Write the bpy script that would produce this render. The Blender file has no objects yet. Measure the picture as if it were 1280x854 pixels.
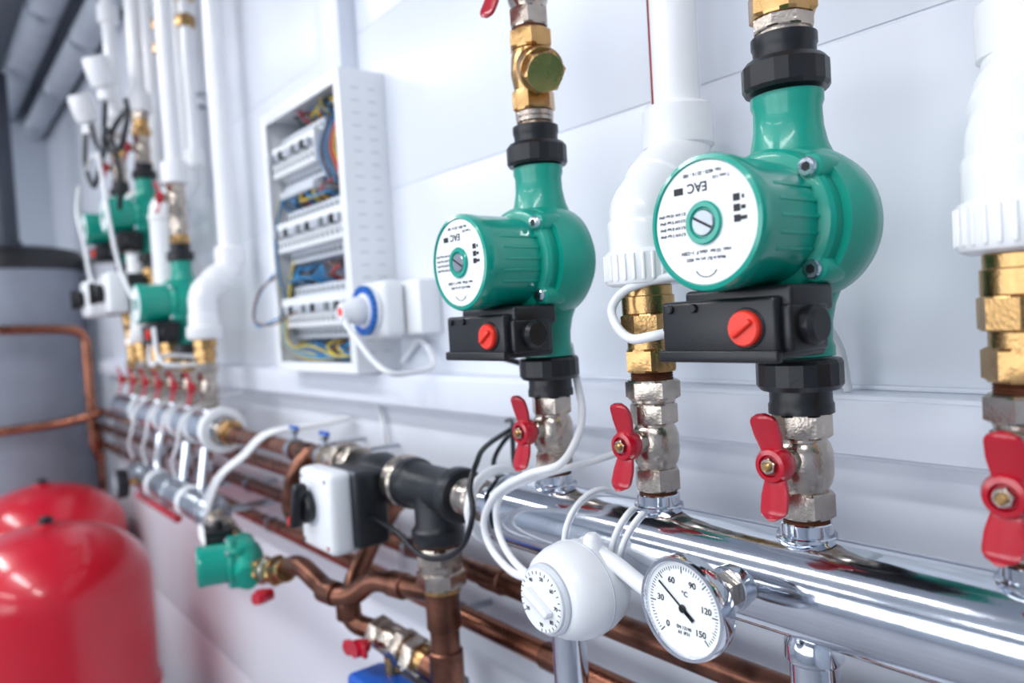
import bpy, bmesh, math, random
from mathutils import Vector, Matrix
V=Vector
random.seed(4)
pi=math.pi
# ------------------------------------------------------------ materials
def s2l(c):
    return tuple(((x/12.92) if x<=.04045 else ((x+.055)/1.055)**2.4) for x in c)
def mat(name,rgb,metal=0,rough=.4,var=.04,scale=20,bump=0,coat=0,rvar=0,emit=0):
    m=bpy.data.materials.new(name); m.use_nodes=True; nt=m.node_tree; b=nt.nodes['Principled BSDF']
    c=s2l([x/255 for x in rgb])
    tc=nt.nodes.new('ShaderNodeTexCoord'); nz=nt.nodes.new('ShaderNodeTexNoise')
    nz.inputs['Scale'].default_value=scale; nz.inputs['Detail'].default_value=4
    nt.links.new(tc.outputs['Object'],nz.inputs['Vector'])
    cr=nt.nodes.new('ShaderNodeValToRGB')
    cr.color_ramp.elements[0].position=.3; cr.color_ramp.elements[1].position=.7
    cr.color_ramp.elements[0].color=(*[max(0,x*(1-var*2)) for x in c],1)
    cr.color_ramp.elements[1].color=(*[min(1,x*(1+var)) for x in c],1)
    nt.links.new(nz.outputs['Fac'],cr.inputs['Fac']); nt.links.new(cr.outputs['Color'],b.inputs['Base Color'])
    b.inputs['Metallic'].default_value=metal; b.inputs['Roughness'].default_value=rough
    if rvar:
        mr=nt.nodes.new('ShaderNodeMapRange'); mr.inputs['To Min'].default_value=max(.02,rough-rvar); mr.inputs['To Max'].default_value=rough+rvar
        nt.links.new(nz.outputs['Fac'],mr.inputs['Value']); nt.links.new(mr.outputs['Result'],b.inputs['Roughness'])
    if bump:
        bp=nt.nodes.new('ShaderNodeBump'); bp.inputs['Strength'].default_value=bump; bp.inputs['Distance'].default_value=.001
        n2=nt.nodes.new('ShaderNodeTexNoise'); n2.inputs['Scale'].default_value=scale*12
        nt.links.new(tc.outputs['Object'],n2.inputs['Vector'])
        nt.links.new(n2.outputs['Fac'],bp.inputs['Height']); nt.links.new(bp.outputs['Normal'],b.inputs['Normal'])
    if coat: b.inputs['Coat Weight'].default_value=coat; b.inputs['Coat Roughness'].default_value=.05
    if emit:
        b.inputs['Emission Color'].default_value=(1,1,1,1); b.inputs['Emission Strength'].default_value=emit
    return m
WALL=mat('wall_panel_white',(226,230,239),0,.3,.015,3)
TRUNK=mat('trunking_white',(226,230,241),0,.35,.01)
CEIL=mat('ceiling_grey',(172,179,190),0,.7,.03,4)
ENDW=mat('end_wall_paint',(186,194,206),0,.6,.03,3)
FLOOR=mat('floor_screed',(150,152,160),0,.5,.08,5)
GREEN=mat('pump_green_paint',(0,154,134),0,.34,.05,30,.12,.25)
GREEN2=mat('pump_green_smooth',(0,160,140),0,.25,.03,20,0,.4)
BLACK=mat('black_plastic',(22,23,28),0,.36,.1,30,.1)
BLACKG=mat('black_iron',(38,41,46),.3,.38,.15,30,.3)
WHITEP=mat('white_plastic',(240,242,245),0,.3,.015,15)
PPR=mat('ppr_white',(244,244,246),0,.25,.015,15,0,.2)
LGREY=mat('light_grey_plastic',(206,211,219),0,.4,.03,20)
MGREY=mat('grey_plastic',(120,125,132),0,.45,.05)
RED=mat('red_lacquer_handle',(180,4,34),0,.22,.05,20,0,.5)
ORANGE=mat('orange_red_knob',(238,56,38),0,.35,.03)
BRASS=mat('brass',(198,158,106),1,.27,.12,35,.25,0,.08)
NICKEL=mat('nickel_plated',(196,184,172),1,.25,.12,40,.2,0,.08)
CHROME=mat('chrome_steel',(222,226,233),1,.10,.04,25,.03,0,.03)
STEEL=mat('galvanised_steel',(176,182,190),1,.32,.1,30)
COPPER=mat('copper_pipe',(162,106,84),1,.28,.22,14,.1,0,.1)
COPD=mat('copper_tarnished',(130,88,72),1,.34,.3,30,.2,0,.1)
TANKRED=mat('vessel_red',(198,2,36),0,.28,.05,6,0,.5)
TANKGREY=mat('tank_foil_grey',(136,143,156),0,.42,.06,6)
TANKBLK=mat('tank_top_black',(20,21,26),0,.4,.1)
DUCT=mat('duct_insulation',(180,186,197),0,.5,.06,8)
PIPEGR=mat('flue_dark_grey',(60,66,78),0,.45,.08)
STRIPE=mat('stripe_red_brown',(140,50,45),0,.4,.05)
INKM=mat('print_ink',(24,26,32),0,.5,.02)
BLUE=mat('blue_plastic',(16,90,190),0,.35,.04)
YEL=mat('wire_yellow',(220,194,40),0,.4,.03)
WBLUE=mat('wire_blue',(40,138,196),0,.4,.03)
WBROWN=mat('wire_brown',(110,64,40),0,.4,.03)
WRED=mat('wire_red',(190,40,40),0,.4,.03)
CABLEW=mat('white_cable',(236,237,240),0,.35,.02)
CABLEB=mat('black_cable',(18,20,28),0,.35,.05)
RUST=mat('thread_hemp_rust',(110,62,40),.4,.6,.3,60)
GLASS=mat('dial_face_white',(244,246,248),0,.15,.005)
LAMP=mat('lamp_diffuser',(255,255,255),0,.5,.0,10,0,0,0,6)
INTER=mat('cabinet_inner_grey',(128,135,148),0,.5,.04)

# ------------------------------------------------------------ mesh helpers
COL=bpy.context.collection
class G:
    def __init__(s,name,M=None,loc=None):
        s.e=bpy.data.objects.new(name,None); s.e.empty_display_size=.02; COL.objects.link(s.e)
        s.world = M is None
        if M is None: M=Matrix.Translation(loc if loc else (0,0,0))
        s.e.matrix_world=M; s.Mi=M.inverted() if s.world else Matrix()
    def add(s,nm,bm,m,sharp=35,bevel=0,subs=0):
        bm.transform(s.Mi)
        bmesh.ops.remove_doubles(bm,verts=bm.verts,dist=1e-6)
        bmesh.ops.recalc_face_normals(bm,faces=bm.faces)
        for f in bm.faces: f.smooth=True
        a=math.radians(sharp)
        for e in bm.edges:
            if len(e.link_faces)==2:
                if e.calc_face_angle(0)>a: e.smooth=False
        me=bpy.data.meshes.new(nm); bm.to_mesh(me); bm.free()
        o=bpy.data.objects.new(nm,me); COL.objects.link(o); o.parent=s.e
        me.materials.append(m)
        return o
def frame(ax):
    ax=V(ax).normalized()
    up=V((0,0,1)) if abs(ax.z)<.9 else V((0,-1,0))
    x=up.cross(ax).normalized(); y=ax.cross(x)
    return x,y,ax
def lathe(g,nm,o,ax,prof,m,seg=32,sharp=32,rot=0,sx=1,sy=1):
    x,y,a=frame(ax); o=V(o); bm=bmesh.new(); rings=[]
    for r,h in prof:
        if r<=1e-6: rings.append([bm.verts.new(o+a*h)])
        else: rings.append([bm.verts.new(o+a*h+x*(r*sx*math.cos(rot+2*pi*i/seg))+y*(r*sy*math.sin(rot+2*pi*i/seg))) for i in range(seg)])
    for A,B in zip(rings,rings[1:]):
        for i in range(seg):
            j=(i+1)%seg
            try:
                if len(A)==1 and len(B)==1: continue
                if len(A)==1: bm.faces.new((A[0],B[j],B[i]))
                elif len(B)==1: bm.faces.new((A[i],A[j],B[0]))
                else: bm.faces.new((A[i],A[j],B[j],B[i]))
            except ValueError: pass
    return g.add(nm,bm,m,sharp)
def cyl(g,nm,o,ax,r,h0,h1,m,seg=32,c=.0008):
    c=min(c,r*.3,(h1-h0)*.3)
    return lathe(g,nm,o,ax,[(0,h0),(r-c,h0),(r,h0+c),(r,h1-c),(r-c,h1),(0,h1)],m,seg)
def hexn(g,nm,o,ax,r,h0,h1,m,seg=6,rot=.3):
    # hexagonal nut with turned chamfers
    x,y,a=frame(ax); o=V(o); bm=bmesh.new(); n=seg*4; rings=[]
    ap=r*math.cos(pi/seg)
    def hr(t):
        t=t%(2*pi/seg)-pi/seg
        return ap/math.cos(t)
    c=(r-ap)*.6
    for h,k in ((h0,0),(h0,1),(h0+c,2),(h1-c,2),(h1,1),(h1,0)):
        if k==0: rings.append([bm.verts.new(o+a*h)]); continue
        L=[]
        for i in range(n):
            t=2*pi*i/n; R=hr(t)
            if k==1: R=min(R,ap*1.01)*.985
            L.append(bm.verts.new(o+a*h+x*R*math.cos(t+rot)+y*R*math.sin(t+rot)))
        rings.append(L)
    for A,B in zip(rings,rings[1:]):
        for i in range(n):
            j=(i+1)%n
            if len(A)==1: bm.faces.new((A[0],B[j],B[i]))
            elif len(B)==1: bm.faces.new((A[i],A[j],B[0]))
            else: bm.faces.new((A[i],A[j],B[j],B[i]))
    return g.add(nm,bm,m,20)
def box(g,nm,c,s,m,bevel=.001,M=None):
    bm=bmesh.new(); bmesh.ops.create_cube(bm,size=1)
    bmesh.ops.scale(bm,vec=s,verts=bm.verts)
    if bevel>0: bmesh.ops.bevel(bm,geom=bm.edges[:],offset=min(bevel,min(s)*.45),segments=3,affect='EDGES',profile=.5)
    if M: bm.transform(M)
    bmesh.ops.translate(bm,vec=c,verts=bm.verts)
    return g.add(nm,bm,m,40)
def bx(g,nm,x0,x1,y0,y1,z0,z1,m,bevel=.001):
    return box(g,nm,((x0+x1)/2,(y0+y1)/2,(z0+z1)/2),(abs(x1-x0),abs(y1-y0),abs(z1-z0)),m,bevel)
def crom(pts,n=8):
    P=[V(p) for p in pts]; P=[P[0]*2-P[1]]+P+[P[-1]*2-P[-2]]; out=[]
    for i in range(1,len(P)-2):
        a,b,c,d=P[i-1:i+3]
        for k in range(n):
            t=k/n; out.append(.5*((2*b)+(c-a)*t+(2*a-5*b+4*c-d)*t*t+(3*b-a-3*c+d)*t**3))
    out.append(P[-2]); return out
def fil(pts,R,n=7):
    P=[V(p) for p in pts]; out=[P[0]]
    for i in range(1,len(P)-1):
        a=(P[i-1]-P[i]); b=(P[i+1]-P[i]); r=min(R,a.length*.48,b.length*.48); a.normalize(); b.normalize()
        p0=P[i]+a*r; p1=P[i]+b*r
        for k in range(n+1):
            t=k/n; out.append(p0*(1-t)**2+P[i]*2*t*(1-t)+p1*t*t)
    out.append(P[-1]); return out
def sweep(g,nm,path,r,m,seg=12,cap=True):
    P=[V(p) for p in path]; bm=bmesh.new(); rings=[]
    t0=(P[1]-P[0]).normalized(); u=t0.orthogonal().normalized(); n=len(P)
    for i,p in enumerate(P):
        t=(P[min(i+1,n-1)]-P[max(i-1,0)]).normalized()
        u=(u-t*u.dot(t)).normalized(); w=t.cross(u)
        rr=r(i/(n-1)) if callable(r) else r
        rings.append([bm.verts.new(p+u*rr*math.cos(2*pi*k/seg)+w*rr*math.sin(2*pi*k/seg)) for k in range(seg)])
    for A,B in zip(rings,rings[1:]):
        for i in range(seg): bm.faces.new((A[i],A[(i+1)%seg],B[(i+1)%seg],B[i]))
    if cap: bm.faces.new(rings[0][::-1]); bm.faces.new(rings[-1])
    return g.add(nm,bm,m,50)
def text(g,nm,s,loc,size,m=INKM,rot=0,ax=None):
    c=bpy.data.curves.new(nm,'FONT'); c.body=s; c.size=size; c.extrude=.00005; c.offset=size*.014; c.align_x='CENTER'; c.align_y='CENTER'
    c.materials.append(m); o=bpy.data.objects.new(nm,c); COL.objects.link(o); o.parent=g.e
    M=Matrix.Translation(loc)@Matrix.Rotation(rot,4,'Y')@Matrix.Rotation(pi/2,4,'X')
    o.matrix_local=g.Mi@M
    return o
def T(x,y,z): return Matrix.Translation((x,y,z))
Zx=(0,0,1); Xx=(1,0,0); Yn=(0,-1,0)

# ------------------------------------------------------------ components
def wing(g,nm,m,L=.034,wd=.0085,y0=-.03,ax='z',bend=1.0):
    bm=bmesh.new(); N=28; secs=[]
    for i in range(N+1):
        s=-1+2*i/N; a=abs(s)
        w=wd*(.62+.5*min(1,a/.55)) if a<.55 else wd*(1.12)
        if a>.8: w*=math.sqrt(max(.05,1-((a-.8)/.2)**2))
        if a<.28: w=max(w,wd*1.25*math.sqrt(max(0,1-(a/.32)**2)))
        z=s*L; y=y0-bend*.009*(a**1.5); t=.0024
        secs.append([bm.verts.new((p*w,y+q*t,z)) if ax=='z' else bm.verts.new((z,y+q*t,p*w)) for p,q in ((-1,-.6),(-.75,-1),(.75,-1),(1,-.6),(1,.6),(.75,1),(-.75,1),(-1,.6))])
    for A,B in zip(secs,secs[1:]):
        for i in range(8): bm.faces.new((A[i],A[(i+1)%8],B[(i+1)%8],B[i]))
    bm.faces.new(secs[0][::-1]); bm.faces.new(secs[-1])
    return g.add(nm,bm,m,50)
def ball_valve(M,L=.075,r=.0175,ax='z',name='ball_valve',ang=0):
    g=G(name,M); k=L/.075; N=NICKEL
    hexn(g,'lower_hex',(0,0,0),Zx,r*1.12,0,.019*k,N)
    lathe(g,'body',(0,0,0),Zx,[(0,.018*k),(r*.9,.018*k),(r*.9,.021*k),(r*1.02,.025*k),(r*1.1,.031*k),(r*1.1,.047*k),(r*1.0,.053*k),(r*.92,.055*k),(r*.92,.058*k),(0,.058*k)],N)
    hexn(g,'upper_hex',(0,0,0),Zx,r*1.12,.057*k,.075*k,N,rot=.5)
    hz=.043*k
    cyl(g,'stem',(0,0,hz),Yn,.0065,r*.9,.034,BRASS,20)
    cyl(g,'gland',(0,0,hz),Yn,.009,r*.9,r+.007,N,20)
    h=G2(g,'handle',T(0,-.004,hz)@Matrix.Rotation(ang,4,'Y'))
    wing(h,'butterfly_wings',RED,L=.035,wd=.0086,y0=-.030)
    lathe(h,'hub',(0,0,0),Yn,[(.004,.024),(.0115,.024),(.0125,.027),(.0125,.033),(.0105,.0365),(.0075,.037),(.0065,.0345),(0,.0345)],RED,28)
    hexn(h,'lock_nut',(0,0,0),Yn,.0056,.034,.039,NICKEL)
    cyl(h,'stem_tip',(0,0,0),Yn,.0032,.038,.0415,BRASS,16)
    return g
def G2(parent,name,M):
    g=G(name,M); g.e.parent=parent.e; g.e.matrix_parent_inverse=Matrix(); g.e.matrix_local=M; return g
def black_union(M,flip=False,r=.0285,name='pump_union_nut',m=BLACK):
    g=G(name,M)
    s=-1 if flip else 1
    P=[(0,0),(.0215,0),(.0215,.006),(.0205,.008),(.0205,.016),(.0225,.0175),(0,.0175)]
    lathe(g,'tailpiece',(0,0,0),(0,0,s),[(a*r/.0285,h) for a,h in P],m)
    n=10
    lathe(g,'union_nut',(0,0,0),(0,0,s),[(0,.016),(r*.9,.016),(r,.0195),(r,.034),(r*.95,.0365),(0,.0365)],m,n*2,sharp=15)
    return g
def pump(M,name='circulation_pump',detail=True,twist=0):
    g=G(name,M)
    for s in (1,-1):
        lathe(g,'port_'+('outlet' if s>0 else 'inlet'),(0,0,0),(0,0,s),[(0,.09),(.022,.09),(.0245,.089),(.0245,.083),(.0230,.079),(.0235,.066),(.026,.054),(.031,.042),(.037,.028),(.04,.01),(.04,0)],GREEN,36,sharp=40,sy=.92)
    vx=.006
    lathe(g,'volute',(vx,0,0),Yn,[(0,-.03),(.026,-.030),(.040,-.025),(.050,-.014),(.0525,0),(.0525,.012),(.050,.020),(.0495,.024),(0,.024)],GREEN,56,sharp=40)
    lathe(g,'motor_flange',(0,0,0),Yn,[(0,.022),(.0485,.022),(.0495,.024),(.0495,.032),(.0475,.035),(.043,.037),(0,.037)],GREEN,56)
    for i,a in enumerate((42,138,222,318)):
        a=math.radians(a); c=(.0475*math.cos(a),0,.0475*math.sin(a))
        lathe(g,'bolt_lug_%d'%i,c,Yn,[(0,.008),(.0085,.008),(.0092,.012),(.0092,.033),(.008,.035),(0,.035)],GREEN,20)
        cyl(g,'bolt_head_%d'%i,c,Yn,.0062,.034,.040,CHROME,20)
        hexn(g,'bolt_socket_%d'%i,c,Yn,.0033,.0395,.0402,BLACK)
    lathe(g,'motor_can',(0,0,0),Yn,[(.030,.034),(.0405,.036),(.0412,.045),(.0418,.082),(.0424,.086),(.0424,.094),(.0412,.0968),(.0385,.0975),(.0378,.0962),(.0378,.090)],GREEN2,64,sharp=50)
    for i in range(5):
        a=math.radians(-28+i*14) ; cx=.0411*math.cos(a); cz=.0411*math.sin(a)
        box(g,'rib_%d'%i,(cx,-.058,cz),(.002,.040,.0025),GREEN2,.0006,Matrix.Rotation(-a,4,'Y'))
    cyl(g,'rating_plate',(0,0,0),Yn,.0379,.09,.0963,WHITEP,64,.0003)
    lathe(g,'plug_ring',(0,0,0),Yn,[(0,.0955),(.0128,.0955),(.0134,.0975),(.0126,.0985),(.0098,.0985),(.009,.097),(0,.097)],GREEN2,36)
    cyl(g,'bleed_screw',(0,0,0),Yn,.0082,.096,.0984,STEEL,28)
    box(g,'screw_slot',(0,-.0984,0),(.015,.0006,.0016),BLACK,0,Matrix.Rotation(.5,4,'Y'))
    # print on the plate (plate is mounted upside down as in the photograph)
    if detail:
        y=-.09655
        text(g,'print_mark','EAC',(-.004,y,.0225),.0082,rot=pi)
        box(g,'print_block',(-.0185,y,.0215),(.007,.0003,.0042),INKM,0)
        for i in range(4): text(g,'print_row_%d'%i,'0.%d kW %d bar IP44'%(i*2+1,10-i),(-.0245,y,-.0005-i*.0042+.008),.0027,rot=pi)
        text(g,'print_typ','max. 10 bar  class F  1~230V',(.0,y,-.0175),.0032,rot=pi)
        text(g,'print_typ2','Made in EU  art. no. 4033',(.0,y,-.0218),.0028,rot=pi)
        text(g,'print_line_top','No. 4035 - 25 / 6 - 180',(.0,y,.0305),.003,rot=pi)
        text(g,'print_line_top2','T max 110',(.014,y,.0265),.0028,rot=pi)
        for i in range(3):
            box(g,'print_scale_%d'%i,(.024,y,.012-i*.0062),(.0045,.0003,.0042),INKM,0)
            box(g,'print_scale_b%d'%i,(.0285,y,.012-i*.0062),(.0018*(i+1)*.8,.0003,.0022),INKM,0)
        sweep(g,'print_arc',[(.008*math.cos(a),y,-.021+.006*math.sin(a)-.006) for a in [math.radians(200+14*k) for k in range(11)]],.0003,INKM,4)
    # terminal box
    bx(g,'terminal_box',-.054,.034,-.078,-.022,-.086,-.047,BLACK,.003)
    bx(g,'terminal_box_step',-.040,.040,-.070,-.022,-.058,-.0405,BLACK,.003)
    bx(g,'terminal_box_lid_lip',-.056,.0355,-.0805,-.074,-.0875,-.0795,BLACK,.0015)
    bx(g,'terminal_box_end',.032,.0405,-.072,-.030,-.082,-.052,BLACK,.003)
    for i in range(2): cyl(g,'lid_screw_%d'%i,(-.046+i*.02,-.0775,-.052),Yn,.003,0,.0025,BLACKG,14)
    kx=.014;kz=-.066
    cyl(g,'speed_knob_seat',(kx,-.077,kz),Yn,.0128,0,.0022,BLACKG,28)
    lathe(g,'speed_knob',(kx,-.077,kz),Yn,[(0,0),(.0112,0),(.0112,.005),(.0102,.0065),(0,.0065)],ORANGE,28)
    box(g,'speed_knob_grip',(kx,-.077-.0078,kz),(.017,.003,.0036),ORANGE,.0012,Matrix.Rotation(-.6,4,'Y'))
    lathe(g,'side_cap',(.0395,-.052,-.066),Xx,[(0,0),(.0125,0),(.0125,.006),(.010,.009),(0,.009)],BLACK,20)
    lathe(g,'cable_gland',(-.052,-.052,-.068),(-1,0,0),[(0,0),(.0105,0),(.0105,.008),(.0088,.010),(.0088,.016),(.006,.018),(0,.018)],BLACK,20)
    return g
def union(name,o,ax,segs,loc=None):
    """segs: list of (kind,r,h0,h1,mat)"""
    g=G(name,None,o)
    for i,(k,r,a,b,m) in enumerate(segs):
        if k=='h': hexn(g,'hex_%d'%i,o,ax,r,a,b,m,rot=.2+.35*i)
        elif k=='o': hexn(g,'octagon_%d'%i,o,ax,r,a,b,m,seg=8,rot=.2)
        elif k=='t':
            n=max(3,int((b-a)/.0018)); pr=[(0,a)]
            for j in range(n): pr+=[(r,a+(b-a)*j/n),(r*.94,a+(b-a)*(j+.5)/n)]
            pr+=[(r,b),(0,b)]
            lathe(g,'thread_%d'%i,o,ax,pr,m,28)
        elif k=='b': # barrel with rounded edges
            lathe(g,'barrel_%d'%i,o,ax,[(0,a),(r*.9,a),(r,a+(b-a)*.2),(r,b-(b-a)*.2),(r*.9,b),(0,b)],m,32)
        else: cyl(g,'ring_%d'%i,o,ax,r,a,b,m)
    return g
def stub(x,y=-.125,z=1.332):
    union('manifold_branch',(x,y,z),Zx,[('c',.0175,-.006,.016,CHROME),('c',.0205,.004,.0075,CHROME),('t',.0155,.014,.0195,RUST)])
def ppr_column(x,z0,drop=0.0,top=2.7,yw=-.058,xw=None,z_off=.0,s=1):
    """white PP-R riser: ribbed transition collar, offset by two 45 degree elbows, pipe to the ceiling"""
    xw=x-.014 if xw is None else xw
    g=G('white_riser_pipe',None,(x,-.125,z0)); y=-.125
    o=(x,y,z0)
    lathe(g,'transition_socket',o,Zx,[(0,0),(.0245*s,0),(.0285*s,.002),(.0295*s,.004),(.0295*s,.026),(.028*s,.028),(.0262*s,.029),(.0262*s,.050),(.0250*s,.053),(0,.053)],PPR,48)
    for i in range(28):
        a=2*pi*i/28
        box(g,'rib_%d'%i,(x+.0293*s*math.cos(a),y+.0293*s*math.sin(a),z0+.015),(.003,.0026,.021),PPR,.0008,Matrix.Rotation(a,4,'Z'))
    za=z0+.060+z_off; zb=za+.052
    path=fil([(x,y,z0+.045),(x,y,za),(xw,yw,zb),(xw,yw,zb+.042)],.022,8)
    sweep(g,'elbow_pair',path,.0245*s,PPR,32)
    d=(V((xw,yw,zb))-V((x,y,za))).normalized()
    cyl(g,'elbow_collar_mid',(V((x,y,za))+V((xw,yw,zb)))/2,d,.0264*s,-.012,.012,PPR,36,.002)
    if z_off>.05: cyl(g,'elbow_collar_low',(x,y,za-.03),Zx,.0268*s,-.004,.012,PPR,36,.002)
    cyl(g,'elbow_collar_top',(xw,yw,zb+.004),Zx,.0272*s,.002,.040,PPR,36,.003)
    cyl(g,'pipe',(xw,yw,zb),Zx,.0182*s,.0,top-zb,PPR,32)
    sweep(g,'pipe_stripe',[(xw-.0115*s,yw-.0142*s,zb+.046),(xw-.0115*s,yw-.0142*s,top)],.0014,STRIPE,6)
    return g

# ------------------------------------------------------------ room
CZ=2.74; XE=-4.4
def plain(nm,c,s,m,bev=0):
    bm=bmesh.new(); bmesh.ops.create_cube(bm,size=1); bmesh.ops.scale(bm,vec=s,verts=bm.verts)
    if bev: bmesh.ops.bevel(bm,geom=bm.edges[:],offset=bev,segments=2,affect='EDGES')
    me=bpy.data.meshes.new(nm); bm.to_mesh(me); bm.free(); me.materials.append(m)
    o=bpy.data.objects.new(nm,me); o.location=c; COL.objects.link(o); return o
# panelled wall : slabs with real grooves between them
wb=G('wall_back',None,(0,0,0))
zs=[0,.33,.64,1.073,1.39,1.705,1.968,2.28,CZ]
bx(wb,'wall_core',XE-.1,2.0,.0014,.12,0,CZ,WALL,0)
for i,(a,b) in enumerate(zip(zs,zs[1:])):
    bx(wb,'wall_panel_%d'%i,XE,2.0,0,.012,a+.0011,b-.0011,WALL,.0010)
we=plain('wall_left',(XE-.05,-1.8,CZ/2),(.1,4.0,CZ),ENDW)
plain('floor',(-1.2,-1.9,-.05),(6.6,4.3,.1),FLOOR)
plain('ceiling',(-1.2,-1.9,CZ+.05),(6.6,4.3,.1),CEIL)
# opposite wall with window openings, put in for the reflections they give
wf=G('wall_front',None,(0,-3.9,0))
bx(wf,'sill_section',XE,2.0,-3.95,-3.85,0,.95,ENDW,0)
bx(wf,'head_section',XE,2.0,-3.95,-3.85,2.25,CZ,ENDW,0)
xx=[XE,-3.6,-2.2,-1.7,-.3,.2,1.6,2.0]
for i in range(0,8,2):
    bx(wf,'pier_%d'%i,xx[i],xx[i+1],-3.95,-3.85,.95,2.25,ENDW,0)
for i in (1,3,5):
    w=G('window_%d'%(i//2+1),None,(xx[i],-3.9,.95))  # frames of the invented openings, unseen, there to structure the chrome reflections
    for a,b,c,d in ((xx[i],xx[i]+.05,.95,2.25),(xx[i+1]-.05,xx[i+1],.95,2.25),((xx[i]+xx[i+1])/2-.03,(xx[i]+xx[i+1])/2+.03,.95,2.25),(xx[i],xx[i+1],.95,1.0),(xx[i],xx[i+1],2.2,2.25)):
        bx(w,'frame',a,b,-3.93,-3.87,c,d,WHITEP,0)
plain('wall_right',(2.05,-1.9,CZ/2),(.1,4.1,CZ),ENDW)
# trunking along the wall
tr=G('trim_cable_trunking',None,(0,0,1.4))
bx(tr,'trunking_base',-3.3,1.9,-.036,0,1.374,1.424,TRUNK,.0015)
bx(tr,'trunking_lid',-3.3,1.9,-.0395,-.034,1.3775,1.4205,TRUNK,.0015)
bx(tr,'wall_sealant',-3.3,1.9,-.004,0,1.424,1.428,TRUNK,.001)
t2=G('trim_cable_riser',None,(-1.17,0,2.3)); bx(t2,'riser',-1.215,-1.13,-.03,0,1.89,CZ,TRUNK,.0015)

# ------------------------------------------------------------ near manifold
g=G('chrome_manifold',None,(0,-.125,1.302))
MY,MZ,MR=-.125,1.302,.0365
lathe(g,'pipe_body',(-.632,MY,MZ),Xx,[(0,0),(MR-.004,0),(MR,.003),(MR,1.15),(0,1.15)],CHROME,64)
lathe(g,'weld_bead',(-.632,MY,MZ),Xx,[(MR,.012),(MR+.0012,.0135),(MR+.0012,.0155),(MR,.017)],STEEL,64)
lathe(g,'end_reducer',(-.632,MY,MZ),(-1,0,0),[(MR-.002,-.002),(MR-.004,.002),(.024,.010),(.019,.014),(.019,.03),(0,.03)],CHROME,48)
lathe(g,'end_ring',(-.632,MY,MZ),(-1,0,0),[(.034,.012),(.041,.012),(.0425,.014),(.0425,.018),(.041,.020),(.030,.020)],WHITEP,48)
for i,x in enumerate((-.547,-.291,.12)):
    cyl(g,'support_leg_%d'%i,(x,MY,0),Zx,.0165,.0,MZ-.02,CHROME,40)
    lathe(g,'foot_flange_%d'%i,(x,MY,0),Zx,[(0,0),(.045,0),(.045,.006),(.02,.009),(0,.009)],CHROME,40)
    lathe(g,'leg_collar_%d'%i,(x,MY,MZ-.036),Zx,[(.0165,-.016),(.0195,-.013),(.0195,-.002),(.0165,.004)],CHROME,40)
XS=dict(p1=-.553,mid=-.425,p3=-.292,rt=-.1555,p5=-.03)
for x in XS.values(): stub(x)
for k in ('p1','p3','p5'):
    x=XS[k]
    ball_valve(T(x,-.125,1.351),.0715,ang=-.08 if k=='p3' else .04)
    black_union(T(x,-.125,1.4225))
    pump(T(x,-.125,1.5488 if k=='p1' else 1.5490)@Matrix.Scale(.995 if k=='p1' else .985,4))
    black_union(T(x,-.125,1.6755),True)
# strainer function
def strainer(x,z,name='brass_y_strainer'):
    g=G(name,None,(x,-.125,z)); o=V((x,-.125,z))
    hexn(g,'lower_hex',o,Zx,.0205,0,.019,BRASS,rot=.1)
    lathe(g,'body',o,Zx,[(0,.017),(.0165,.017),(.018,.023),(.0200,.035),(.019,.05),(.0165,.058),(0,.058)],BRASS)
    hexn(g,'upper_hex',o,Zx,.0215,.057,.074,BRASS,rot=.4)
    d=V((.80,-.36,-.46)).normalized(); c=o+V((0,0,.045))
    lathe(g,'branch',c,d,[(0,0),(.0165,.0),(.0175,.012),(.0175,.034),(0,.034)],BRASS)
    cyl(g,'branch_collar',c,d,.0205,.028,.036,BRASS)
    hexn(g,'cap',c,d,.0195,.036,.048,BRASS,rot=.2)
    return g
x=XS['p1']
union('nickel_coupling',(x,-.125,1.676),Zx,[('t',.0165,0,.004,NICKEL),('c',.0175,.003,.008,NICKEL),('b',.0178,.007,.014,NICKEL)])
strainer(x,1.690)
union('hemp_joint',(x,-.125,1.764),Zx,[('c',.0165,0,.003,RUST)])
ball_valve(T(x,-.125,1.767),.068,ang=.35)
union('white_riser_pipe',(x,-.125,1.835),Zx,[('c',.026,0,.04,PPR),('c',.0175,.04,CZ-1.835,PPR)])
for k in('p3','p5'):
    x=XS[k]
    union('nickel_coupling',(x,-.125,1.676),Zx,[('c',.0175,0,.004,NICKEL),('o',.0205,.003,.012,NICKEL)])
    union('brass_coupling',(x,-.125,1.688),Zx,[('h',.0235,0,.020,BRASS),('c',.018,.020,.029,BRASS)])
    strainer(x,1.717)
    union('white_riser_pipe',(x,-.125,1.791),Zx,[('c',.026,0,.04,PPR),('c',.0175,.04,CZ-1.791,PPR)])
for k in('mid','rt'):
    x=XS[k]
    ball_valve(T(x,-.125,1.351),.0715,ang=.05)
    union('nickel_coupling',(x,-.125,1.4225),Zx,[('c',.018,0,.004,NICKEL),('h',.0225,.003,.019,NICKEL),('t',.0175,.018,.0255,RUST)])
    union('brass_coupling',(x,-.125,1.448),Zx,[('h',.0225,0,.019,BRASS),('c',.0185,.018,.028,BRASS),('o',.0235,.028,.047,BRASS),('c',.0215,.047,.062,BRASS),('c',.020,.061,.070,BRASS)])
    ppr_column(x,1.518,s=1.13 if k=='mid' else 1.08)

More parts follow.
